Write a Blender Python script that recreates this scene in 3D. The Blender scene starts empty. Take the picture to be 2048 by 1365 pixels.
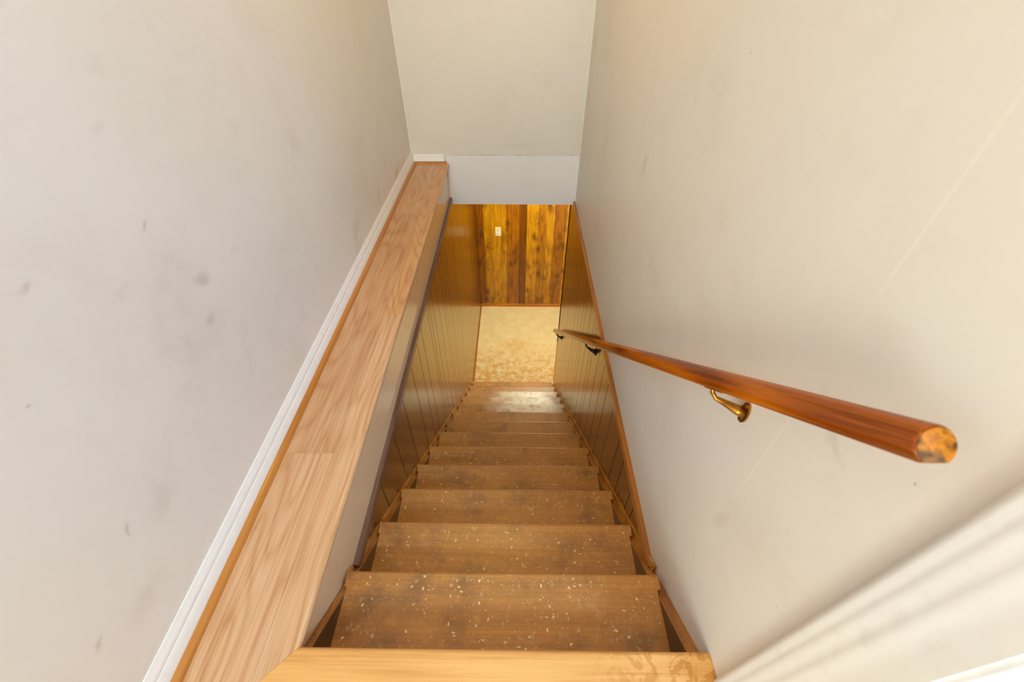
import bpy, bmesh, math, random
from mathutils import Vector, Matrix
random.seed(7)
SC = bpy.context.scene
COL = SC.collection
ZO = 3.8165                       # world height of the camera above the lower floor (all z below are relative to the eye)
def W(x, y, z): return Vector((x, y, z + ZO))

# ------------------------------------------------------------------ camera
TH, YAW, ROLL, FPX = 0.74803, -0.01124, -0.00014, 869.6
cy_, sy_, c_, s_ = math.cos(YAW), math.sin(YAW), math.cos(TH), math.sin(TH)
Xw = Vector((cy_, -sy_, 0)); Uw = Vector((sy_*s_, cy_*s_, c_)); Fw = Vector((sy_*c_, cy_*c_, -s_))
Xr = Xw*math.cos(ROLL) - Uw*math.sin(ROLL); Ur = Xw*math.sin(ROLL) + Uw*math.cos(ROLL)
M = Matrix((( Xr.x, Ur.x, -Fw.x, 0), (Xr.y, Ur.y, -Fw.y, 0), (Xr.z, Ur.z, -Fw.z, 0), (0, 0, 0, 1)))
cd = bpy.data.cameras.new('camera'); cam = bpy.data.objects.new('camera', cd); COL.objects.link(cam)
cam.matrix_world = Matrix.Translation(W(0, 0, 0)) @ M
cd.sensor_width = 36; cd.lens = FPX/2048*36; cd.clip_start = 0.01
cd.dof.use_dof = True; cd.dof.focus_distance = 2.3; cd.dof.aperture_fstop = 5.0
SC.camera = cam

# ------------------------------------------------------------------ world, exposure
SC.view_settings.view_transform = 'Standard'; SC.view_settings.look = 'None'
SC.view_settings.gamma = 1; SC.view_settings.use_curve_mapping = False
SC.view_settings.exposure = 0.0
wd = bpy.data.worlds.new('world'); SC.world = wd; wd.use_nodes = True
wd.node_tree.nodes['Background'].inputs[0].default_value = (0.62, 0.74, 1.0, 1)
wd.node_tree.nodes['Background'].inputs[1].default_value = 0.1

def area(name, loc, target, sx, sy, power, col, shape='RECTANGLE', spread=180):
    l = bpy.data.lights.new(name, 'AREA'); l.shape = shape; l.size = sx; l.size_y = sy
    l.energy = power; l.color = col; l.spread = math.radians(spread)
    o = bpy.data.objects.new(name, l); COL.objects.link(o); o.location = W(*loc)
    o.rotation_euler = (W(*target) - W(*loc)).to_track_quat('-Z', 'Y').to_euler()
    return o
# daylight of the room beyond the doorway on the right, behind the viewer
area('daylight_doorway', (1.30, -1.45, 1.12), (-0.2, 0.35, -1.3), 0.55, 0.28, 56, (0.34, 0.58, 1.0))
# added fills from the unseen hall behind the viewer; no window there
area('hall_fill', (-0.45, -2.40, 0.0), (0.2, 1.5, -0.9), 0.5, 1.6, 48, (0.88, 0.98, 0.86))
area('hall_fill_blue', (0.20, -2.40, 0.0), (0.0, 1.5, -0.9), 0.5, 1.6, 26, (0.28, 0.55, 1.0))
# warm lights under the ceiling: added fill mid-stairs, then the stair-head lamp
area('stair_fill_light', (-0.16, 1.75, 1.16), (-0.16, 1.75, -1), 0.34, 0.34, 9, (1.0, 0.62, 0.15), 'DISK')
area('stair_head_lamp_light', (-0.24, -0.02, 1.16), (-0.24, -0.02, -1), 0.20, 0.20, 3.2, (1.0, 0.84, 0.62), 'DISK')
# ceiling light of the lower hall, and the room that opens to the right down there
area('lower_hall_light', (0.35, 4.05, -1.50), (0.2, 4.0, -3), 0.5, 0.5, 37, (1.0, 1.0, 0.76), 'DISK')
area('lower_room_light', (2.2, 4.0, -2.3), (-0.4, 3.8, -3.2), 1.0, 1.2, 3, (1.0, 0.88, 0.66))

# ------------------------------------------------------------------ helpers
def link(name, me, mat=None, parent=None, kind=None, label=None, cat=None, group=None):
    o = bpy.data.objects.new(name, me); COL.objects.link(o)
    if mat: me.materials.append(mat)
    if parent: o.parent = parent
    if kind: o['kind'] = kind
    if label: o['label'] = label
    if cat: o['category'] = cat
    if group: o['group'] = group
    return o
def bm_mesh(bm, name='m', smooth=False):
    bmesh.ops.recalc_face_normals(bm, faces=bm.faces)
    me = bpy.data.meshes.new(name); bm.to_mesh(me); bm.free()
    if smooth:
        for p in me.polygons: p.use_smooth = True
    return me
def add_box(bm, a, b, bevel=0):
    (x0, y0, z0), (x1, y1, z1) = a, b
    vs = [bm.verts.new(W(x, y, z)) for x in (x0, x1) for y in (y0, y1) for z in (z0, z1)]
    fs = [bm.faces.new([vs[i] for i in q]) for q in ((0,1,3,2),(4,6,7,5),(0,4,5,1),(2,3,7,6),(0,2,6,4),(1,5,7,3))]
    if bevel:
        es = list({e for f in fs for e in f.edges})
        bmesh.ops.bevel(bm, geom=es, offset=bevel, segments=2, affect='EDGES', profile=0.5)
def box(name, a, b, mat, bevel=0, **k):
    bm = bmesh.new(); add_box(bm, a, b, bevel); return link(name, bm_mesh(bm, name), mat, **k)
def add_extrude(bm, prof, fn, t0, t1):
    """profile points p -> fn(p, t) gives a world point; solid between t0 and t1"""
    A = [bm.verts.new(fn(p, t0)) for p in prof]; B = [bm.verts.new(fn(p, t1)) for p in prof]
    n = len(prof)
    for i in range(n):
        bm.faces.new((A[i], A[(i+1) % n], B[(i+1) % n], B[i]))
    bm.faces.new(A[::-1]); bm.faces.new(B)
def extrude(name, prof, fn, t0, t1, mat, smooth_angle=None, **k):
    bm = bmesh.new(); add_extrude(bm, prof, fn, t0, t1); me = bm_mesh(bm, name)
    o = link(name, me, mat, **k)
    if smooth_angle:
        for p in me.polygons: p.use_smooth = True
        me.set_sharp_from_angle(angle=math.radians(smooth_angle))
    return o
def empty(name, loc, label, cat, group=None):
    o = bpy.data.objects.new(name, None); COL.objects.link(o); o.location = W(*loc); o.empty_display_size = .05
    o['label'] = label; o['category'] = cat
    if group: o['group'] = group
    return o
def adopt(parent, *objs):
    for o in objs:
        o.parent = parent; o.matrix_parent_inverse = Matrix.Translation(-parent.location)
    return objs[0]

# ------------------------------------------------------------------ node helpers
class N:
    def __init__(s, name):
        s.m = bpy.data.materials.new(name); s.m.use_nodes = True; s.t = s.m.node_tree
        s.b = s.t.nodes['Principled BSDF']; s.pos = s.n('ShaderNodeNewGeometry').outputs['Position']
    def n(s, ty, **k):
        x = s.t.nodes.new(ty)
        for a, v in k.items(): setattr(x, a, v)
        return x
    def put(s, sock, v):
        if isinstance(v, bpy.types.NodeSocket): s.t.links.new(v, sock)
        else: sock.default_value = v
    def math(s, op, a, b=0.0, c=0.0, clamp=False):
        x = s.n('ShaderNodeMath', operation=op, use_clamp=clamp)
        s.put(x.inputs[0], a); s.put(x.inputs[1], b)
        if len(x.inputs) > 2: s.put(x.inputs[2], c)
        return x.outputs[0]
    def vmath(s, op, a, b=(0, 0, 0)):
        x = s.n('ShaderNodeVectorMath', operation=op); s.put(x.inputs[0], a); s.put(x.inputs[1], b)
        return x.outputs['Value'] if op in ('LENGTH', 'DISTANCE', 'DOT_PRODUCT') else x.outputs[0]
    def xyz(s, v):
        x = s.n('ShaderNodeSeparateXYZ'); s.put(x.inputs[0], v); return x.outputs
    def comb(s, x, y, z):
        c = s.n('ShaderNodeCombineXYZ'); s.put(c.inputs[0], x); s.put(c.inputs[1], y); s.put(c.inputs[2], z); return c.outputs[0]
    def noise(s, vec, scale, detail=4, rough=.55, dist=0, col=False):
        x = s.n('ShaderNodeTexNoise'); s.put(x.inputs['Vector'], vec); x.inputs['Scale'].default_value = scale
        x.inputs['Detail'].default_value = detail; x.inputs['Roughness'].default_value = rough; x.inputs['Distortion'].default_value = dist
        return x.outputs['Color' if col else 'Fac']
    def voro(s, vec, scale, out='Distance', rnd=1.0):
        x = s.n('ShaderNodeTexVoronoi'); s.put(x.inputs['Vector'], vec); x.inputs['Scale'].default_value = scale
        x.inputs['Randomness'].default_value = rnd; return x.outputs[out]
    def ramp(s, f, stops, interp='LINEAR'):
        x = s.n('ShaderNodeValToRGB'); s.put(x.inputs[0], f); cr = x.color_ramp; cr.interpolation = interp
        while len(cr.elements) < len(stops): cr.elements.new(.5)
        for e, (p, c) in zip(cr.elements, stops):
            e.position = p; e.color = c if isinstance(c, tuple) and len(c) == 4 else rgb(c)
        return x.outputs[0]
    def step(s, f, lo, hi):
        x = s.n('ShaderNodeMapRange', interpolation_type='SMOOTHSTEP'); s.put(x.inputs[0], f)
        s.put(x.inputs[1], lo); s.put(x.inputs[2], hi); return x.outputs[0]
    def mix(s, f, a, b, mode='MIX'):
        x = s.n('ShaderNodeMix', data_type='RGBA', blend_type=mode); x.clamp_factor = True
        s.put(x.inputs[0], f)
        s.put(x.inputs[6], a if isinstance(a, bpy.types.NodeSocket) else rgb(a)); s.put(x.inputs[7], b if isinstance(b, bpy.types.NodeSocket) else rgb(b))
        return x.outputs[2]
    def bump(s, h, strength=.2, dist=.002):
        x = s.n('ShaderNodeBump'); s.put(x.inputs['Height'], h); x.inputs['Strength'].default_value = strength; x.inputs['Distance'].default_value = dist
        s.t.links.new(x.outputs[0], s.b.inputs['Normal'])
    def out(s, col, rough=.5, spec=.5, coat=0, coat_rough=.1, metal=0, amber=None):
        if amber: s.b.inputs['Specular Tint'].default_value = rgb(amber); s.b.inputs['Coat Tint'].default_value = rgb(amber)
        s.put(s.b.inputs['Base Color'], col if isinstance(col, bpy.types.NodeSocket) else rgb(col)); s.put(s.b.inputs['Roughness'], rough)
        s.b.inputs['Specular IOR Level'].default_value = spec; s.b.inputs['Metallic'].default_value = metal
        s.b.inputs['Coat Weight'].default_value = coat; s.b.inputs['Coat Roughness'].default_value = coat_rough
        return s.m
def rgb(c):
    if isinstance(c, str):
        c = tuple(int(c[i:i+2], 16)/255 for i in (0, 2, 4))
        c = tuple(v/12.92 if v <= .04045 else ((v+.055)/1.055)**2.4 for v in c)
    return tuple(c[:3]) + (1.0,)

def grain_coords(g, axis, along, across, seed=0.0, pos=None):
    v = g.xyz(pos or g.pos)
    sc = [across]*3; sc['xyz'.index(axis)] = along
    p = g.comb(*[g.math('MULTIPLY_ADD', v[i], sc[i], seed) for i in range(3)])
    return p
def wood(name, axis, stops, along=1.4, across=30, rings=6.0, ring_w=.45, rough=.35, coat=0.0, coat_rough=.1, attr=None, spec=.5, tint=None, seed=0.0, bump=.08, extra=None, gain=(1, 1, 1), tilt=0.0, ring_along=.55, thin=False, amber=None):
    stops = [(p, tuple(min(.93, v*k) for v, k in zip(rgb(c), gain)) + (1.0,)) for p, c in stops]
    g = N(name)
    sd = seed; pos = None
    if tilt:
        rt = g.n('ShaderNodeVectorRotate', rotation_type='X_AXIS'); g.put(rt.inputs['Vector'], g.pos); rt.inputs['Angle'].default_value = tilt; pos = rt.outputs[0]
    if attr:
        at = g.n('ShaderNodeAttribute', attribute_name=attr); rnd = at.outputs['Fac']
        sd = g.math('MULTIPLY', rnd, 37.0)
    fine = g.noise(grain_coords(g, axis, along*9, across*14, sd, pos), 1, 4, .65)
    mid = g.noise(grain_coords(g, axis, along*2.0, across*3.2, sd, pos), 1, 6, .65, .3)
    low = g.noise(grain_coords(g, axis, along*ring_along, across*.17, sd, pos), 1, 1, .4)
    ring = g.math('SINE', g.math('ADD', g.math('MULTIPLY', low, rings*28.0), g.math('MULTIPLY', mid, 1.2)))
    ring = g.math('MULTIPLY_ADD', ring, .5, .5)
    if thin: ring = g.math('POWER', ring, .35)
    f = g.math('ADD', g.math('MULTIPLY', ring, ring_w), g.math('ADD', g.math('MULTIPLY', mid, .9-ring_w*.5), g.math('MULTIPLY', fine, .35-ring_w*.2)))
    f = g.math('SUBTRACT', f, .12)
    col = g.ramp(f, stops)
    if attr and tint:
        col = g.mix(1.0, col, g.ramp(rnd, tint, 'CONSTANT'), 'MULTIPLY')
    if extra: col = extra(g, col)
    g.bump(f, bump, .001)
    return g.out(col, rough, spec, coat, coat_rough, amber=amber)

# ------------------------------------------------------------------ painted walls with their smudges
def wall_paint(name, base, smudges=(), seam=None, rough=.42, plane='x', spec=.4):
    g = N(name)
    n1 = g.noise(g.pos, 1.7, 5, .6, .3); n2 = g.noise(g.pos, 9, 6, .65)
    col = g.mix(g.math('MULTIPLY', g.step(n1, .45, .80), .55), base, (0.72, 0.66, 0.57))
    col = g.mix(g.math('MULTIPLY', g.step(n2, .50, .80), .14), col, (0.62, 0.55, 0.45))
    vor = g.voro(g.pos, 26); sp = g.math('MULTIPLY', g.step(vor, .055, .03), g.step(g.noise(g.pos, 5, 2), .54, .62))
    col = g.mix(g.math('MULTIPLY', sp, .6), col, (0.36, 0.29, 0.22))
    warp = g.vmath('SCALE', g.vmath('SUBTRACT', g.noise(g.pos, 14, 4, .6, 0, True), (.5, .5, .5)), (0, 0, 0))
    warp.node.inputs[3].default_value = .055
    pw = g.vmath('ADD', g.pos, warp)
    for (a, z, ra, rz, rot, k) in smudges:
        v = g.xyz(pw); p = g.math('SUBTRACT', v[1] if plane == 'x' else v[0], a); q = g.math('SUBTRACT', v[2], z + ZO)
        cr, sr = math.cos(rot), math.sin(rot)
        u = g.math('DIVIDE', g.math('ADD', g.math('MULTIPLY', p, cr), g.math('MULTIPLY', q, sr)), ra)
        w = g.math('DIVIDE', g.math('SUBTRACT', g.math('MULTIPLY', q, cr), g.math('MULTIPLY', p, sr)), rz)
        d = g.math('SQRT', g.math('ADD', g.math('MULTIPLY', u, u), g.math('MULTIPLY', w, w)))
        m = g.math('MULTIPLY', g.step(d, 1.15, .05), g.math('MULTIPLY', g.step(n2, .36, .66), k*.62))
        col = g.mix(m, col, (0.40, 0.32, 0.23))
    h = g.noise(g.pos, 90, 3, .6)
    if seam is not None:
        v = g.xyz(g.pos); dd = g.math('ABSOLUTE', g.math('SUBTRACT', v[1], seam))
        ln = g.math('MULTIPLY', g.step(dd, .0035, .0015), g.step(g.noise(g.pos, 3.2, 2), .40, .55))
        col = g.mix(g.math('MULTIPLY', ln, .45), col, (0.93, 0.89, 0.80))
    g.bump(h, .10, .0012)
    return g.out(col, rough, spec)

WB = (0.84, 0.81, 0.768)
SM_L = [(1.79,-.977,.13,.07,.9,.55),(2.40,-.915,.05,.05,0,.7),(2.18,-.993,.06,.035,1.1,.6),(2.60,-1.036,.05,.03,0,.7),
        (.77,-.409,.020,.006,.5,.75),(.825,-.58,.035,.016,-.6,.6),(.514,-.376,.02,.01,0,.5),(.855,-.815,.10,.05,1.2,.40),
        (.636,-.476,.03,.02,.3,.45),(.856,-.159,.03,.02,0,.4),(.349,-.814,.022,.006,.8,.7),(.192,-.906,.02,.008,.6,.8),
        (.786,-.66,.02,.02,.6,.6),(1.251,-.92,.05,.03,1.0,.5),(.70,-.62,.25,.09,1.1,.30),(.402,-.513,.006,.004,0,.9),
        (.429,-.855,.16,.05,.9,.25),(.785,-.243,.03,.012,.4,.5),(1.18,-.362,.05,.03,.5,.4),(1.5,-.5,.22,.12,.3,.18),(.30,-.95,.12,.05,.5,.3)]
SM_R = [(1.484,-.53,.035,.09,.25,.65),(1.18,-.285,.03,.06,0,.3),(2.91,-.798,.09,.30,0,.30),(2.95,-.45,.08,.30,0,.35),
        (.363,-.489,.06,.012,.5,.5),(1.124,-.779,.05,.04,0,.25),(.37,-1.241,.012,.016,.9,.7),(.418,-.895,.02,.05,.2,.35),
        (.625,-.509,.10,.05,.4,.15),(.397,-.345,.05,.03,0,.18),(.774,-.462,.12,.05,.5,.15),(.45,-1.28,.10,.05,-.8,.3),(.60,-1.15,.10,.10,0,.2)]
M_WL = wall_paint('painted_wall_left', WB, SM_L, 2.27)
M_WR = wall_paint('painted_wall_right', WB, SM_R, .422)
M_WF = wall_paint('painted_wall_far', (0.83, 0.79, 0.72), [(.1,-1.02,.3,.03,.1,.25),(.05,-.75,.35,.15,.3,.12)], plane='y')
M_HALL = wall_paint('painted_hall', WB)
g = N('ceiling_paint'); M_CEIL = g.out((.82, .78, .70), .8)
def gloss_paint(name, c, rough=.22, amber=None):
    g = N(name); n = g.noise(g.pos, 30, 4); col = g.mix(g.math('MULTIPLY', g.step(n, .5, .8), .3), c, tuple(v*.75 for v in c))
    sp = g.math('MULTIPLY', g.step(g.voro(g.pos, 40), .05, .03), g.step(g.noise(g.pos, 8, 2), .55, .6))
    col = g.mix(g.math('MULTIPLY', sp, .6), col, (.35, .25, .15))
    return g.out(col, rough, .5, amber=amber)
M_TRIMW = gloss_paint('white_trim_paint', (.92, .91, .89), .3)
g = N('white_board_paint'); M_WSTRIP = g.out(g.mix(g.step(g.noise(g.pos, 3, 3), .4, .8), (.93, .92, .91), (.90, .88, .84)), .4)
M_CREAM = gloss_paint('cream_gloss_wall', (.95, .70, .42), .14, (1, .86, .58))
M_DOOR = gloss_paint('white_casing_paint', (.80, .79, .77), .35)
g = N('yellowed_caulk'); M_CAULK = g.out(g.mix(g.step(g.noise(g.pos, 25, 4), .45, .62), (.80, .74, .60), (.50, .36, .16)), .6)
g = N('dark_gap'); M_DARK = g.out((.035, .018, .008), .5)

# ------------------------------------------------------------------ woods
OAK = [(.18, 'A96F3C'), (.40, 'C98F5C'), (.58, 'D9A573'), (.80, 'E6BC90')]
M_OAK_Y = wood('oak_laminate_lengthwise', 'y', OAK, 1.3, 52, 2.2, .20, .34, coat=.25, coat_rough=.18, attr='board', tint=[(0, 'FFFFFF'), (.5, 'F6F0EA'), (.8, 'FFF6E6')], gain=(.92, .96, 1.04), ring_along=1.1, thin=True)
def stained(g, col):
    v = g.xyz(g.pos); m = g.math('MULTIPLY', g.math('MULTIPLY', g.step(v[0], .12, .34), g.step(v[1], .02, .12)), g.step(g.noise(g.pos, 26, 4, .6, 1.2), .50, .56))
    return g.mix(g.math('MULTIPLY', m, .55), col, 'B8741E')
M_OAK_X = wood('oak_laminate_crosswise', 'x', [(.18, 'B8803F'), (.40, 'D9A263'), (.58, 'E6B577'), (.80, 'EEC084')], 1.1, 34, 2.0, .14, .45, coat=.1, coat_rough=.3, extra=stained, gain=(1.02, .94, .72))
M_QR = wood('quarter_round_oak', 'y', [(.2, 'A05E1C'), (.5, 'BC7830'), (.8, 'CB8A42')], 1.2, 40, 1.5, .2, .3, coat=.3)

def knots(g, col):
    p = g.xyz(g.pos)
    q = g.comb(g.math('MULTIPLY', p[0], 8.5), g.math('MULTIPLY', p[1], 8.5), g.math('MULTIPLY', p[2], 4.4))
    wq = g.vmath('SCALE', g.noise(q, 2.2, 3, .6, 0, True)); wq.node.inputs[3].default_value = .55
    d = g.voro(g.vmath('ADD', q, wq), 1.0)
    dk = g.math('MULTIPLY', g.step(d, .40, .05), g.step(g.noise(q, .45, 2), .36, .52))
    col = g.mix(g.math('MULTIPLY', dk, .85), col, '4A2608')
    rg = g.math('MULTIPLY', g.step(g.math('SINE', g.math('MULTIPLY', d, 55.0)), .2, .9), g.step(d, .55, .25))
    col = g.mix(g.math('MULTIPLY', rg, .28), col, '7A4510')
    sm = g.noise(g.comb(g.math('MULTIPLY', p[0], 9.0), 0.0, g.math('MULTIPLY', p[2], 4.0)), 1, 6, .65, .6)
    return g.mix(g.math('MULTIPLY', g.step(sm, .48, .68), .62), col, '6A3A0C')
M_PFAR = wood('knotty_far_panelling', 'z', [(.15, '6E3A0A'), (.40, 'A8660F'), (.60, 'CC8516'), (.85, 'E09C24')], 1.6, 26, 2.0, .10, .30, coat=.35, coat_rough=.12,
              attr='board', tint=[(0, 'FFFFFF'), (.2, 'B89A84'), (.4, 'D2B890'), (.6, '9A806A'), (.8, 'DCCB9A')], extra=knots, bump=.05, gain=(1.05, 1.2, .5))
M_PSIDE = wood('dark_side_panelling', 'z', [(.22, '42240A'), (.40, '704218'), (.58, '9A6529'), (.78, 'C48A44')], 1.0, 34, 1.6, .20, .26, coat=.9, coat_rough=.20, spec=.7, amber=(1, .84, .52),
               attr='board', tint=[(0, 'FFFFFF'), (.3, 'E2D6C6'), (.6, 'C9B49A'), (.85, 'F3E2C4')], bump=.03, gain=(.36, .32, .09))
M_MOULD = wood('brown_moulding', 'y', [(.15, '6A3E18'), (.5, '8F5A26'), (.85, 'AB7438')], 1.5, 40, 1.5, .2, .3, coat=.4, gain=(1.5, 1.35, .8))
M_MOULDX = wood('brown_base_moulding', 'x', [(.15, '7A4212'), (.5, 'A3621F'), (.85, 'C07E36')], 1.5, 40, 1.5, .2, .3, coat=.3, gain=(1.5, 1.35, .8))
M_CAPL = wood('dusty_dark_cap', 'y', [(.15, '4A3026'), (.5, '6B4A3A'), (.85, '8C6C58')], 1.5, 40, 1.5, .2, .35, coat=.3)
def dusty(g, col):
    n = g.noise(g.pos, 19, 8, .72, .5); n2 = g.noise(g.pos, 5, 3)
    col = g.mix(g.math('MULTIPLY', g.step(n, .50, .68), .35), col, 'D8A25C')
    dk = g.math('MULTIPLY', g.step(g.noise(g.pos, 5.5, 8, .72), .46, .72), .7); col = g.mix(dk, col, '6A4418')
    sc2 = g.math('MULTIPLY', g.step(g.noise(g.pos, 60, 5, .7, .8), .57, .66), .5); col = g.mix(sc2, col, 'E0B878')
    v = g.voro(g.pos, 60); sp = g.math('MULTIPLY', g.step(v, .10, .05), g.step(n2, .46, .58))
    col = g.mix(g.math('MULTIPLY', sp, .75), col, 'F3DCA8')
    b = g.math('MULTIPLY', g.step(g.voro(g.pos, 17), .11, .05), g.step(g.noise(g.pos, 4, 2), .50, .60))
    col = g.mix(g.math('MULTIPLY', b, .5), col, 'F0D8B0')
    col = g.mix(.045, col, (.80, .74, .80))
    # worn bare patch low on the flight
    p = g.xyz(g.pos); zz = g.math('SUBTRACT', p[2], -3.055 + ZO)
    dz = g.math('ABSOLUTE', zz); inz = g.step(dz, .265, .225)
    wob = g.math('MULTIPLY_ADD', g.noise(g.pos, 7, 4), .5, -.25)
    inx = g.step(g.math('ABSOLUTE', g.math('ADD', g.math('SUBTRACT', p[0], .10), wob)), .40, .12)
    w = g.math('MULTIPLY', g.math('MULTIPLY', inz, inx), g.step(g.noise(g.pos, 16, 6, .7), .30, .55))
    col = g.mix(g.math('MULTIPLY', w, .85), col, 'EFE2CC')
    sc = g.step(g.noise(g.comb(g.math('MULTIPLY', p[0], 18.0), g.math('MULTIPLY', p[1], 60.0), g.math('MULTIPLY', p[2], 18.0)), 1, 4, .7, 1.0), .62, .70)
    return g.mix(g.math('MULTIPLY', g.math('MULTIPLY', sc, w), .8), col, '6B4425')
TREAD = [(.15, '6A4418'), (.42, '7C5220'), (.62, '885C26'), (.85, '966A34')]
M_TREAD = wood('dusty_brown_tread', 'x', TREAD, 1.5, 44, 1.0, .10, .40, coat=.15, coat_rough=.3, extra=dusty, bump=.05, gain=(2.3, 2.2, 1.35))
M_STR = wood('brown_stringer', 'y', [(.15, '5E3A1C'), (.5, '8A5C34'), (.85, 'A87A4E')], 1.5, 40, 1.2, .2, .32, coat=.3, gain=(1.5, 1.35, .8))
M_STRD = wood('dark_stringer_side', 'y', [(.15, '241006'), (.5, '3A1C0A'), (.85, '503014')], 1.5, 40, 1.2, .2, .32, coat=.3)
M_STRL = wood('stringer_worn_moulding', 'y', [(.15, '6E4A22'), (.5, 'A37236'), (.85, 'C79A58')], 1.5, 40, 1.2, .2, .35, coat=.2, gain=(1.5, 1.35, .8))
M_RAIL = wood('varnished_red_brown_rail', 'y', [(.22, '3E1804'), (.42, '7E3C0A'), (.58, 'AE6212'), (.80, 'D08420')], 1.3, 50, 1.4, .22, .26, coat=.2, coat_rough=.12, bump=.02, gain=(.92, .74, .2), tilt=.697, spec=.7, amber=(1, .72, .42))
g = N('rail_end_grain'); M_RAILEND = g.out(g.ramp(g.noise(g.pos, 70, 2, .5, .6), [(.36, '5C3406'), (.46, '9A5E0A'), (.56, 'D9820E'), (.7, 'B06A2A')]), .22, .5, 1.0, .08)
g = N('aged_brass'); M_BRASS = g.out(g.mix(g.noise(g.pos, 60, 3), 'C58A2E', '7A4E1C'), .28, .5, metal=.9)
g = N('shaded_brass'); M_BRASS_SHADED = g.out(g.mix(g.noise(g.pos, 60, 3), '3A2416', '24150C'), .3, .5, metal=.7)  # brass darkened in its colour for the shade on the lower brackets
def vinyl():
    g = N('worn_vinyl_floor'); p = g.xyz(g.pos)
    n = g.noise(g.pos, 7.5, 9, .62, .1); big = g.noise(g.pos, 2.2, 4, .6)
    col = g.ramp(n, [(.28, 'E4C68E'), (.50, 'EBD19C'), (.66, 'EFD9AA'), (.85, 'F3E2BE')])
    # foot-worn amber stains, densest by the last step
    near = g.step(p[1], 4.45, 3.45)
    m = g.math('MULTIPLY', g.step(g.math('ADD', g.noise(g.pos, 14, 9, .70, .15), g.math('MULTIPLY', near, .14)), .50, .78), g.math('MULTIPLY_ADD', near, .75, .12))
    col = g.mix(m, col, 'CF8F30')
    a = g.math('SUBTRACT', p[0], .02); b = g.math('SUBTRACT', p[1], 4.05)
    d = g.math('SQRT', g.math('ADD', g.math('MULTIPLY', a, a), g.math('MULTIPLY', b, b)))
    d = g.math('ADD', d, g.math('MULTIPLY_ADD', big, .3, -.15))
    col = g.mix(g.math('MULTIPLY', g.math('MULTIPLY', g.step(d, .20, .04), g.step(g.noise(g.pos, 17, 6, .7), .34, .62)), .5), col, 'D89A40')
    sp = g.math('MULTIPLY', g.step(g.voro(g.pos, 22), .09, .05), g.step(g.noise(g.pos, 3.5, 3), .52, .60))
    col = g.mix(g.math('MULTIPLY', sp, .7), col, '7A5224')
    gx = g.math('ABSOLUTE', g.math('SUBTRACT', g.math('FRACT', g.math('MULTIPLY', p[0], 3.3)), .5))
    gy = g.math('ABSOLUTE', g.math('SUBTRACT', g.math('FRACT', g.math('MULTIPLY', p[1], 3.3)), .5))
    gl = g.step(g.math('MAXIMUM', gx, gy), .490, .497)
    col = g.mix(g.math('MULTIPLY', gl, .22), col, 'B98B48')
    return g.out(col, .38, .5)
M_VINYL = vinyl()
g = N('almond_plastic'); M_PLASTIC = g.out('F0E2BE', .35)
g = N('slot_black'); M_SLOT = g.out('4A3A22', .5)
g = N('sawdust'); M_SAW = g.out(g.mix(g.noise(g.pos, 40, 2), 'FFF0C8', 'E8BE68'), .7)
g = N('lamp_glass'); g.b.inputs['Emission Color'].default_value = (1, .8, .55, 1); g.b.inputs['Emission Strength'].default_value = 0.8; M_LAMP = g.out('FFF2DC', .4)

# ------------------------------------------------------------------ dimensions (metres, relative to the eye)
XL, XR, D1, D2 = -.7247, .4315, 3.055, 4.84
ZT, ZS, Z0, ZC = -1.450, -1.15, -3.8165, 1.25
X1, XN, XPL, XPR = -.490, -.472, -.487, .427
T, R_, Y0, ZN = .2316, .1908, .2321, -1.1458
def nose(k): return Y0 + T*k, ZN - R_*k

# ------------------------------------------------------------------ setting
S = dict(kind='structure')
box('wall_left', (XL-.12, -2.6, ZS-.05), (XL, D1+.12, ZC), M_WL, **S)
# right wall: a slab with the doorway behind the viewer left open
bm = bmesh.new()
add_box(bm, (XR, .10, -1.445), (XR+.12, D1, ZC)); add_box(bm, (XR, .0, -1.7), (XR+.12, .52, -1.44))
add_box(bm, (XR, -2.6, ZS-.05), (XR+.12, -.80, ZC)); add_box(bm, (XR, -.80, .90), (XR+.12, .10, ZC))
link('wall_right', bm_mesh(bm), M_WR, **S)
box('wall_far', (XL, D1, ZT), (XR+.12, D1+.12, ZC), M_WF, **S)
box('wall_back', (XL-.12, -2.72, ZS-.05), (XR+.12, -2.6, ZC), M_HALL, **S)
box('ceiling', (XL-.12, -2.6, ZC), (XR+.12, D1+.12, ZC+.1), M_CEIL, **S)
bm = bmesh.new(); add_box(bm, (X1-.18, .0, ZT+.012), (X1, D1, ZS-.0226)); o = link('wall_left_stairwell_rim', bm_mesh(bm), M_CREAM, **S)
box('wall_left_lower', (XPL-.17, .0, Z0), (XPL-.008, D2+.1, ZT+.012), M_HALL, **S)
box('wall_right_lower', (XR+.004, .0, Z0), (XR+.12, 3.255, ZT), M_HALL, **S)
box('wall_far_lower', (XPL-.17, D2+.008, Z0), (2.9, D2+.12, ZT), M_HALL, **S)
box('wall_right_lower_room', (2.8, 3.0, Z0), (2.9, D2, ZT), M_HALL, **S)
box('wall_back_lower_room', (XR+.12, 3.0, Z0), (2.8, 3.1, ZT), M_HALL, **S)
box('ceiling_lower', (XPL-.17, D1+.12, ZT), (2.9, D2+.12, ZT+.1), M_CEIL, **S)
box('floor_lower', (XPL-.17, 3.0, Z0-.1), (2.9, D2+.12, Z0), M_VINYL, **S)
bm = bmesh.new(); add_box(bm, (XL, -2.6, ZS-.2), (XR+1.2, .163, ZS-.014)); add_box(bm, (XL, .163, ZS-.2), (X1-.18, D1, ZS-.014)); add_box(bm, (X1-.185, .163, ZS-.05), (-.5516, D1, ZS-.0141))
link('floor_upper_slab', bm_mesh(bm), M_CEIL, **S)
box('floor_upper', (XL, -2.6, ZS-.014), (XR+1.2, .163, ZS-.0002), M_OAK_X, **S)
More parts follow.
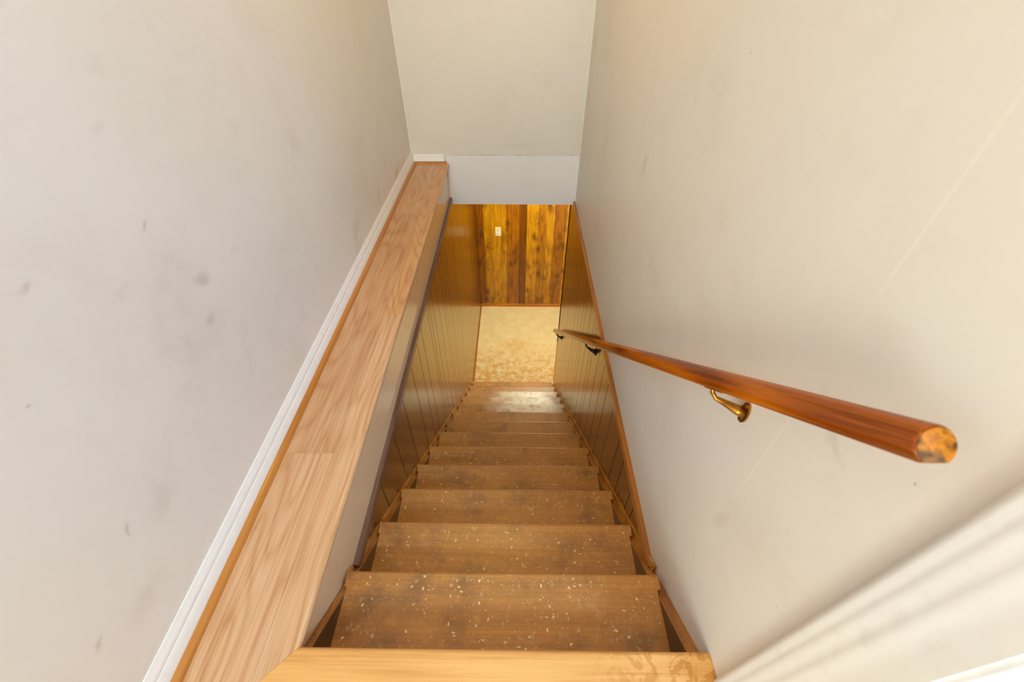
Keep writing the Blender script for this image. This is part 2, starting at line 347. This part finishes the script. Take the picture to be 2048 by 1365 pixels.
# white panel strip under the caulked seam of the far wall, with its run of caulk
box('trim_1', (-.487, D1-.0035, ZT), (XR, D1, -1.094), M_WSTRIP, bevel=.001, label='smooth white board strip below the seam on the far wall', **S)
bm = bmesh.new(); x = -.48
while x < XR-.01:
    w = random.uniform(.02, .07); hgt = random.uniform(.0012, .0035)
    add_box(bm, (x, D1-.0048, -1.0945), (min(x+w, XR), D1-.001, -1.0945+hgt)); x += w
link('trim_2', bm_mesh(bm), M_CAULK, label='yellowed caulk seam across the far wall', **S)
# corner beads of caulk
box('trim_3', (XL, D1-.006, -1.08), (XL+.006, D1, ZC), M_TRIMW, **S)
box('trim_4', (XR-.004, D1-.006, ZT), (XR, D1, ZC), M_TRIMW, **S)

# baseboards
def base_prof(h, th):
    return [(0, 0), (th, 0), (th, h*.60), (th*.72, h*.66), (th*.80, h*.74), (th*.62, h*.84), (th*.30, h*.94), (th*.22, h), (0, h)]
bp = base_prof(.082, .0125)
extrude('baseboard_left', bp, lambda p, t: W(XL+p[0], t, ZS+p[1]), -2.6, D1, M_TRIMW, 40, **S)
extrude('baseboard_far', base_prof(.060, .010), lambda p, t: W(t, D1-p[0], ZS+p[1]), XL+.012, -.505, M_TRIMW, 40, **S)
def qr(r, n=7): return [(0, 0)] + [(r*math.cos(a*math.pi/2/n), r*math.sin(a*math.pi/2/n)) for a in range(n+1)]
extrude('trim_5', qr(.0165), lambda p, t: W(XL+.0118+p[0], t, ZS+p[1]), -2.6, D1-.009, M_QR, 60, label='oak quarter round along the foot of the left wall', **S)
extrude('trim_6', qr(.0150), lambda p, t: W(t, D1-.0095-p[0], ZS+p[1]), XL+.013, -.485, M_QR, 60, label='short oak quarter round at the far end of the ledge', **S)

# door casing, fluted, right beside the viewer, with jamb
cas = [(.000, .0), (.000, .013), (.004, .0165), (.010, .0175), (.016, .0145), (.022, .0150), (.030, .0156), (.036, .0125), (.046, .0130), (.054, .0132), (.060, .0105), (.075, .0100), (.097, .009), (.097, .0)]
d = empty('door_1', (XR, .19, ZS), 'white painted door casing at the right edge, beside the landing', 'door casing'); d['kind'] = 'structure'; del d['category']
c1 = extrude('casing', [(a, b) for a, b in cas], lambda p, t: W(XR-p[1]*.62, .190-p[0], t), ZS, .97, M_DOOR, 60)
c2 = box('jamb', (XR-.001, .0855, ZS), (XR+.13, .1045, .90), M_DOOR, bevel=.002)
c3 = box('jamb', (XR-.003, -.82, ZS), (XR+.13, -.80, .90), M_DOOR, bevel=.002)
c4 = box('head_casing', (XR-.015, -.89, .90), (XR, .105, .98), M_DOOR, bevel=.002)
adopt(d, c1, c2, c3, c4)
# the room beyond that doorway
box('floor_side_room', (XR+1.2, -2.6, ZS-.2), (2.6, .163, ZS-.0002), M_OAK_X, **S)
box('wall_side_room', (XR+.12, .163, ZS), (2.6, .26, ZC), M_HALL, **S)
box('ceiling_side_room', (XR+.12, -2.6, ZC), (2.6, .26, ZC+.1), M_CEIL, **S)
box('wall_side_room_back', (XR+.12, -2.72, ZS), (2.6, -2.6, ZC), M_HALL, **S)

# dome round the added fill light above the stairs, out of view
lampo = empty('unseen_ceiling_lamp', (-.16, 1.75, ZC), 'added round glass lamp above the middle of the stairs, out of view', 'lamp')
def dome(name, x, y, ztop, r, h, mat):
    bm = bmesh.new(); rings = []
    for i in range(7):
        a = i/6*math.pi/2; rr = r*math.cos(a); z = ztop - h*math.sin(a)
        rings.append([bm.verts.new(W(x+max(rr, .002)*math.cos(t*math.tau/28), y+max(rr, .002)*math.sin(t*math.tau/28), z)) for t in range(28)])
    for i in range(6):
        for j in range(28): bm.faces.new((rings[i][j], rings[i][(j+1) % 28], rings[i+1][(j+1) % 28], rings[i+1][j]))
    bm.faces.new(rings[0][::-1]); bm.faces.new(rings[-1]); return link(name, bm_mesh(bm, smooth=True), mat)
adopt(lampo, dome('lamp_shade', -.16, 1.75, ZC, .16, .07, M_LAMP))
lamp2 = empty('unseen_ceiling_lamp', (-.24, -.02, ZC), 'small glass ceiling lamp above the landing, behind the viewer', 'lamp')
adopt(lamp2, dome('lamp_shade', -.24, -.02, ZC, .12, .06, M_LAMP))

# ------------------------------------------------------------------ ledge beside the stairwell
ledge = empty('ledge', (-.6, 1.5, ZS), 'long oak laminate ledge running beside the stairwell, under the left wall', 'ledge')
def board_mesh(name, boxes, mat, bevel=.0006, parent=None):
    bm = bmesh.new()
    for a, b, rnd in boxes: add_box(bm, a, b, bevel)
    me = bm_mesh(bm, name)
    at = me.attributes.new('board', 'FLOAT', 'FACE')
    for p in me.polygons:
        c = p.center
        for a, b, rnd in boxes:
            if a[0]-.0005 <= c.x <= b[0]+.0005 and a[1]-.0005 <= c.y <= b[1]+.0005: at.data[p.index].value = rnd; break
    o = link(name, me, mat)
    if parent: adopt(parent, o)
    return o
board_mesh('laminate_boards', [((XL+.012, -.0, ZS-.013), (-.5515, .731, ZS), .13), ((XL+.012, .7316, ZS-.013), (-.5515, 2.30, ZS), .62),
                               ((XL+.012, 2.3006, ZS-.013), (-.5515, D1-.001, ZS), .30)], M_OAK_Y, parent=ledge)
def nose_prof(w, th=.022, drop=.022):      # (distance back from the front edge, height)
    r = th/2
    arc = [(r - r*math.sin(a*math.pi/8), -r + r*math.cos(a*math.pi/8)) for a in range(0, 9)]
    return [(w, 0)] + arc + [(w, -th)]
def nosing_strip(name, y0, y1, rnd, mitre=False):
    bm = bmesh.new(); pr = nose_prof(.079)
    n = len(pr)
    A = [bm.verts.new(W(XN-p[0], (y0 - (p[0])) if mitre else y0, ZS+p[1])) for p in pr]
    B = [bm.verts.new(W(XN-p[0], y1, ZS+p[1])) for p in pr]
    for i in range(n): bm.faces.new((A[i], A[(i+1) % n], B[(i+1) % n], B[i]))
    bm.faces.new(A[::-1]); bm.faces.new(B)
    me = bm_mesh(bm, name, smooth=True); me.set_sharp_from_angle(angle=math.radians(50))
    at = me.attributes.new('board', 'FLOAT', 'FACE')
    for d_ in at.data: d_.value = rnd
    o = link(name, me, M_OAK_Y); adopt(ledge, o); return o
nosing_strip('nosing', .241, 1.3985, .40, True); nosing_strip('nosing', 1.399, D1-.004, .86)

# landing nosing, mitred against the ledge
bm = bmesh.new(); pr = nose_prof(.079)
A = [bm.verts.new(W(XN-p[0]+.0006, .241-p[0], ZS+p[1])) for p in pr]
B = [bm.verts.new(W(XR-.0005-(.0 if i > 12 else 0), .241-p[0], ZS+p[1])) for i, p in enumerate(pr)]
n = len(pr)
for i in range(n): bm.faces.new((A[i], A[(i+1) % n], B[(i+1) % n], B[i]))
bm.faces.new(A[::-1]); bm.faces.new(B)
me = bm_mesh(bm, 'n', smooth=True); me.set_sharp_from_angle(angle=math.radians(50))
link('landing_nosing', me, M_OAK_X, label='golden oak nosing board along the landing edge above the top tread', cat='stair nosing')

# ------------------------------------------------------------------ wood panelling
def panel_boards(axis, face, depth, edges, z0, z1f, rnds=None, gap=.0024):
    out = []
    for i in range(len(edges)-1):
        a, b = edges[i]+gap, edges[i+1]-gap
        rn = rnds[i] if rnds else random.random()
        z1 = z1f
        depth = math.copysign(.0016, depth)
        if axis == 'x': lo, hi = sorted((face, face+depth)); out.append(((lo, a, z0), (hi, b, z1), rn))
        else: out.append(((a, face, z0), (b, face+depth, z1), rn))
    return out
pl = empty('wood_panelling', (XPL, 2.4, Z0), 'dark glossy wood plank panelling on the left side of the stairs', 'panelling')
edges = [.30, .56, .60, .80, 1.02, 1.20, 1.40, 1.56, 1.675, 1.86, 1.92, 2.01, 2.155, 2.32, 2.41, 2.54, 2.62, 2.76, 2.90, 2.98, 3.10, 3.24, 3.33, 3.46, 3.60, 3.69, 3.83, 3.95, 4.04, 4.18, 4.30, 4.39, 4.53, 4.66, 4.74, D2]
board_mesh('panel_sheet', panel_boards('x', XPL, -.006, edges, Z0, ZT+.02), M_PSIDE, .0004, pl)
adopt(pl, box('groove_backing', (XPL-.0079, .30, Z0), (XPL-.0015, D2, ZT+.012), M_DARK))
adopt(pl, extrude('cap_trim', [(0, 0), (.013, 0), (.017, -.004), (.017, -.034), (.003, -.038), (0, -.038)], lambda p, t: W(X1+p[0], t, -1.398+p[1]), .50, D1-.002, M_CAPL, label='dusty dark brown cap strip'))
adopt(pl, box('baseboard', (XPL, 3.30, Z0), (XPL+.010, D2-.012, Z0+.045), M_MOULD, bevel=.002))

prr = empty('wood_panelling', (XPR, 1.9, Z0), 'brown wood plank panelling on the right side of the stairs, behind the handrail foot', 'panelling')
edges = [.525, .58, .74, .80, .93, 1.03, 1.19, 1.33, 1.45, 1.585, 1.73, 1.80, 1.93, 2.07, 2.16, 2.29, 2.40, 2.46, 2.60, 2.72, 2.80, 2.94, 3.05, 3.12, 3.25]
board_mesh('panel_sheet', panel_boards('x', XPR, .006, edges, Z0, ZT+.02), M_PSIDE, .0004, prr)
prr_b = box('groove_backing', (XPR+.0015, .525, Z0), (XPR+.0044, 3.25, ZT+.008), M_DARK); adopt(prr, prr_b)
adopt(prr, extrude('cap_trim', [(0, 0), (.013, 0), (.017, -.004), (.017, -.034), (.003, -.038), (0, -.038)], lambda p, t: W(XR-p[0], t, -1.422+p[1]), .515, D1-.002, M_MOULD))
adopt(prr, box('corner_strip', (XPR-.004, 3.245, -3.02), (XR+.0, 3.262, ZT-.001), M_DARK, label='dark strip standing in for the shaded gap at the open corner'))  # strip coloured dark to stand for the shade along this edge
adopt(prr, box('corner_strip', (XPR-.002, 3.245, Z0), (XR+.0, 3.260, -3.02), M_STRL))

pf = empty('wood_panelling', (.2, D2, Z0), 'knotty golden plank panelling on the end wall at the foot of the stairs', 'panelling')
edges = [XPL, -.403, -.31, -.12, .036, .125, .267, .367, .465, .60, .72, .86, 1.0, 1.2, 1.4, 1.6, 1.8, 2.0, 2.2, 2.4, 2.8]
rn = [.25, .05, .10, .45, .65, .12, .85, .03, .42, .1] + [random.random() for _ in range(12)]
board_mesh('panel_sheet', panel_boards('y', D2, .006, edges, Z0, ZT, rn, .0012), M_PFAR, .0004, pf)
adopt(pf, box('groove_backing', (XPL, D2+.0015, Z0), (2.8, D2+.0079, ZT), M_DARK))
adopt(pf, extrude('baseboard', [(0, 0), (.013, 0), (.013, .034), (.007, .046), (0, .046)], lambda p, t: W(t, D2-p[0], Z0+p[1]), XPL+.010, 2.8, M_MOULDX))

# ------------------------------------------------------------------ outlet
ot = empty('wall_outlet', (-.2265, D2, -2.65), 'small almond wall outlet on the knotty end wall panelling', 'outlet')
adopt(ot, box('cover_plate', (-.262, D2-.006, -2.712), (-.191, D2, -2.594), M_PLASTIC, bevel=.002))
for zc in (-2.622, -2.683):
    adopt(ot, extrude('socket', [(.017*math.cos(a*math.tau/16), max(-.012, min(.012, .017*math.sin(a*math.tau/16)))) for a in range(16)], lambda p, t: W(-.2265+p[0], t, zc+p[1]), D2-.0085, D2-.006, M_PLASTIC))
    bm = bmesh.new()
    add_box(bm, (-.2345, D2-.0089, zc-.002), (-.2320, D2-.0086, zc+.007)); add_box(bm, (-.2210, D2-.0089, zc-.002), (-.2185, D2-.0086, zc+.006)); add_box(bm, (-.2290, D2-.0089, zc-.010), (-.2245, D2-.0086, zc-.005))
    adopt(ot, link('slots', bm_mesh(bm), M_SLOT))

# ------------------------------------------------------------------ staircase
st = empty('staircase', (0, 1.7, Z0), 'steep brown wooden staircase with sawdust-specked treads going down to the lower floor', 'staircase')
XA, XB = -.4695, .4015
for k in range(1, 14):
    yn, zn = nose(k); yb = nose(k-1)[0] - .030
    bm = bmesh.new(); th = .036; r = .010
    # plan outline with small returns over the stringers at the front, nose rounded
    prof = [(yb, 0), (yn-.004-r, 0)] + [(yn - r + r*math.sin(a), -r + r*math.cos(a)) for a in [i*math.pi/2/4 for i in range(5)]] + \
           [(yn - r + r*math.cos(a), -th + r - r*math.sin(a)) for a in [i*math.pi/2/4 for i in range(5)]] + [(yb, -th)]
    def nx(y, side):
        f = 1.0 if y > yn - .055 else 0.0
        return side
    add_extrude(bm, prof, lambda p, t: W(t, p[0], zn+p[1]), XA, XB)
    pf2 = [(yn-.042, -.0003)] + prof[1:-1] + [(yn-.042, -th)]
    for x0, x1 in ((XA-.007, XA+.001), (XB-.001, XB+.009)):
        add_extrude(bm, pf2, lambda p, t: W(t, p[0], zn+p[1]), x0, x1)
    me = bm_mesh(bm, 'tread', smooth=True); me.set_sharp_from_angle(angle=math.radians(40))
    adopt(st, link('tread', me, M_TREAD))
for k in range(0, 14):
    yn, zn = nose(k)
    top = zn - .0365 if k else ZS - .0235
    bot = nose(k+1)[1] - .001 if k < 13 else Z0
    adopt(st, box('riser', (XA, yn-.048, bot), (XB, yn-.029, top), M_STR))
def strz(y): return ZN - R_/T*(y - Y0) - .053
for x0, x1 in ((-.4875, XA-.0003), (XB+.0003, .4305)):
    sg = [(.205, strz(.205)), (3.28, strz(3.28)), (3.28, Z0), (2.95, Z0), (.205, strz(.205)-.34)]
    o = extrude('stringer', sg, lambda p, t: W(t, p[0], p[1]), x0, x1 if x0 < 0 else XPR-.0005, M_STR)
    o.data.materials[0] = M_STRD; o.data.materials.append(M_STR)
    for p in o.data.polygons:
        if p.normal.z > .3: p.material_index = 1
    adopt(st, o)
# upper right stringer is wider where the wall is still plaster
adopt(st, extrude('stringer', [(.205, strz(.205)), (.50, strz(.50)), (.50, strz(.50)-.2), (.205, strz(.205)-.3)], lambda p, t: W(t, p[0], p[1]), XPR-.0005, XR-.0003, M_STR))
for x0, x1 in ((XPL+.0002, XPL+.0062), (XPR-.0062, XPR-.0002)):
    a = .53 if x0 < 0 else .50
    o = extrude('stair_moulding', [(a, strz(a)+.0004), (a, strz(a)+.036), (3.22, strz(3.22)+.036), (3.22, strz(3.22)+.0004)], lambda p, t: W(t, p[0], p[1]), x0, x1, M_STRL)
    adopt(st, o)

# ------------------------------------------------------------------ handrail
RX = .3795
ra = Vector((RX, .2265, -.336)); rb = Vector((RX, 3.13, -.336 - .837*(3.13-.2265)))
ax = (rb-ra).normalized(); side = Vector((1, 0, 0)); up = side.cross(ax)*-1
if up.z < 0: up = -up
hr = empty('handrail', (RX, 1.6, -1.6), 'varnished red-brown wooden handrail sloping down the right wall of the stairs', 'handrail')
def rail_profile(r, n=28):
    out = []
    for i in range(n):
        a = i/n*math.tau; out.append((r*math.cos(a), max(-.80*r, r*math.sin(a))))
    return out
rp = rail_profile(.0202); RL = (rb-ra).length
def railpt(p, t): v = ra + ax*t + side*p[0] + up*p[1]; return W(*v)
bm = bmesh.new(); rings = []
for t, s in ((0, .90), (.0012, .97), (.003, 1), (RL-.004, 1), (RL-.001, .97), (RL, .88)):
    rings.append([bm.verts.new(railpt((p[0]*s, p[1]*s), t)) for p in rp])
for i in range(len(rings)-1):
    for j in range(len(rp)): bm.faces.new((rings[i][j], rings[i][(j+1) % len(rp)], rings[i+1][(j+1) % len(rp)], rings[i+1][j]))
bm.faces.new(rings[-1])
bm.faces.new(rings[0][::-1])
me = bm_mesh(bm, 'rail', smooth=True); me.set_sharp_from_angle(angle=math.radians(35))
adopt(hr, link('rail', me, M_RAIL))
adopt(hr, extrude('end_cap', [(p[0]*.885, p[1]*.885) for p in rp], lambda p, t: railpt(p, t), -.0012, .0004, M_RAILEND, label='orange end grain with dark blotches'))

def tube(bm, pts, radii, n=10, flat=1.0):
    rings = []
    for i, p in enumerate(pts):
        d = (pts[min(i+1, len(pts)-1)] - pts[max(i-1, 0)]).normalized()
        a = d.cross(Vector((0, 0, 1))); a = a.normalized() if a.length > 1e-4 else Vector((1, 0, 0)); b = d.cross(a).normalized()
        rings.append([bm.verts.new(W(*(p + a*radii[i]*math.cos(j*math.tau/n) + b*radii[i]*flat*math.sin(j*math.tau/n)))) for j in range(n)])
    for i in range(len(pts)-1):
        for j in range(n): bm.faces.new((rings[i][j], rings[i][(j+1) % n], rings[i+1][(j+1) % n], rings[i+1][j]))
    bm.faces.new(rings[0][::-1]); bm.faces.new(rings[-1])
def bracket(y, mat, wallx, label):
    zr = ra.z - .837*(y-ra.y); yf = y + .045; zf = ra.z - .837*(yf-ra.y)
    P = Vector((RX, yf, zf)) - up*.0165                     # under the rail
    wp = Vector((wallx, y, zr-.078))
    root = bpy.data.objects.new('bracket', None); COL.objects.link(root); root.location = W(*wp); adopt(hr, root); root['label'] = label
    # Blender parents: root keeps its world place; its children follow it
    bm = bmesh.new()
    pts = [wp + Vector((-.004, 0, 0)), wp + Vector((-.016, .004, .004)), wp + Vector((-.032, .020, .003)), P + Vector((.004, -.004, -.022)), P + Vector((-.003, .003, -.012)), P + Vector((-.003, .003, .0)) ]
    tube(bm, pts, [.0125, .0110, .0075, .0050, .0052, .0055], 12, .8)
    arm = link('arm', bm_mesh(bm, smooth=True), mat)
    bm = bmesh.new()
    def pp(p, t): v = wp + Vector((-t, p[0], p[1])); return W(*v)
    add_extrude(bm, [(.012*math.cos(a*math.tau/20), .026*math.sin(a*math.tau/20)) for a in range(20)], pp, 0, .004)
    plate = link('wall_plate', bm_mesh(bm), mat)
    bm = bmesh.new()
    def sp(p, t): v = P + ax*p[0] + side*p[1] + up*(t); return W(*v)
    add_extrude(bm, [(-.034, -.008), (.034, -.008), (.040, 0), (.034, .008), (-.034, .008), (-.040, 0)], sp, -.0026, .0)
    strap = link('strap', bm_mesh(bm), mat)
    bm = bmesh.new()
    bm.free(); scr = []
    for s in (-.026, .026):
        bm = bmesh.new(); add_extrude(bm, [(s+.004*math.cos(a*math.tau/10), .004*math.sin(a*math.tau/10)) for a in range(10)], sp, -.0045, -.0026); scr.append(link('screw', bm_mesh(bm), mat))
    # two bolts through the wall plate
    for s in (-.018, .018):
        bm = bmesh.new(); add_extrude(bm, [(.0042*math.cos(a*math.tau/10), s+.0042*math.sin(a*math.tau/10)) for a in range(10)], pp, .004, .007); scr.append(link('screw', bm_mesh(bm), mat))
    bpy.context.view_layer.update()
    for o in (arm, plate, strap, *scr):
        o.parent = root; o.matrix_parent_inverse = root.matrix_world.inverted()
bpy.context.view_layer.update()
bracket(.510, M_BRASS, XR, 'bright brass bracket near the rail top')
bracket(1.66, M_BRASS_SHADED, XPR, 'brass bracket in a shade-dark tone halfway down, on the panelling')
bracket(2.97, M_BRASS_SHADED, XPR, 'brass bracket in a shade-dark tone at the foot of the rail')

# ------------------------------------------------------------------ wood shavings scattered on the flight
bm = bmesh.new()
def flake(x, y, z, l, w, a, nrm='z'):
    c, s = math.cos(a), math.sin(a); h = random.uniform(.0004, .0012)
    q = [(-l, -w), (l*.8, -w*.7), (l, w*.8), (-l*.7, w)]
    if nrm == 'z': vs = [bm.verts.new(W(x+p*c-r*s, y+p*s+r*c, z+.0002)) for p, r in q] + [bm.verts.new(W(x+p*c-r*s, y+p*s+r*c, z+.0002+h)) for p, r in q]
    for f in ((0,3,2,1), (4,5,6,7), (0,1,5,4), (1,2,6,5), (2,3,7,6), (3,0,4,7)): bm.faces.new([vs[i] for i in f])
dens = {1: 330, 2: 260, 3: 210, 4: 150, 5: 120, 6: 90, 7: 80, 8: 70, 9: 16, 10: 10, 11: 8, 12: 8, 13: 8}
for k, nfl in dens.items():
    yn, zn = nose(k); yb = nose(k-1)[0]
    for i in range(nfl):
        x = random.uniform(XA+.01, XB-.01); y = random.uniform(yb-.01, yn-.012)
        if random.random() < .35: x = random.gauss(-.28 if k > 3 else .05, .12); x = min(max(x, XA+.01), XB-.01)
        l = random.choice([.0012, .0016, .002, .0026, .0045]) * (1 if k < 5 else 1.3); flake(x, y, zn, l, l*random.uniform(.18, .7), random.uniform(0, math.pi))
link('sawdust', bm_mesh(bm), M_SAW, kind='stuff', label='pale sawdust and wood shavings scattered over the brown treads', cat='sawdust')
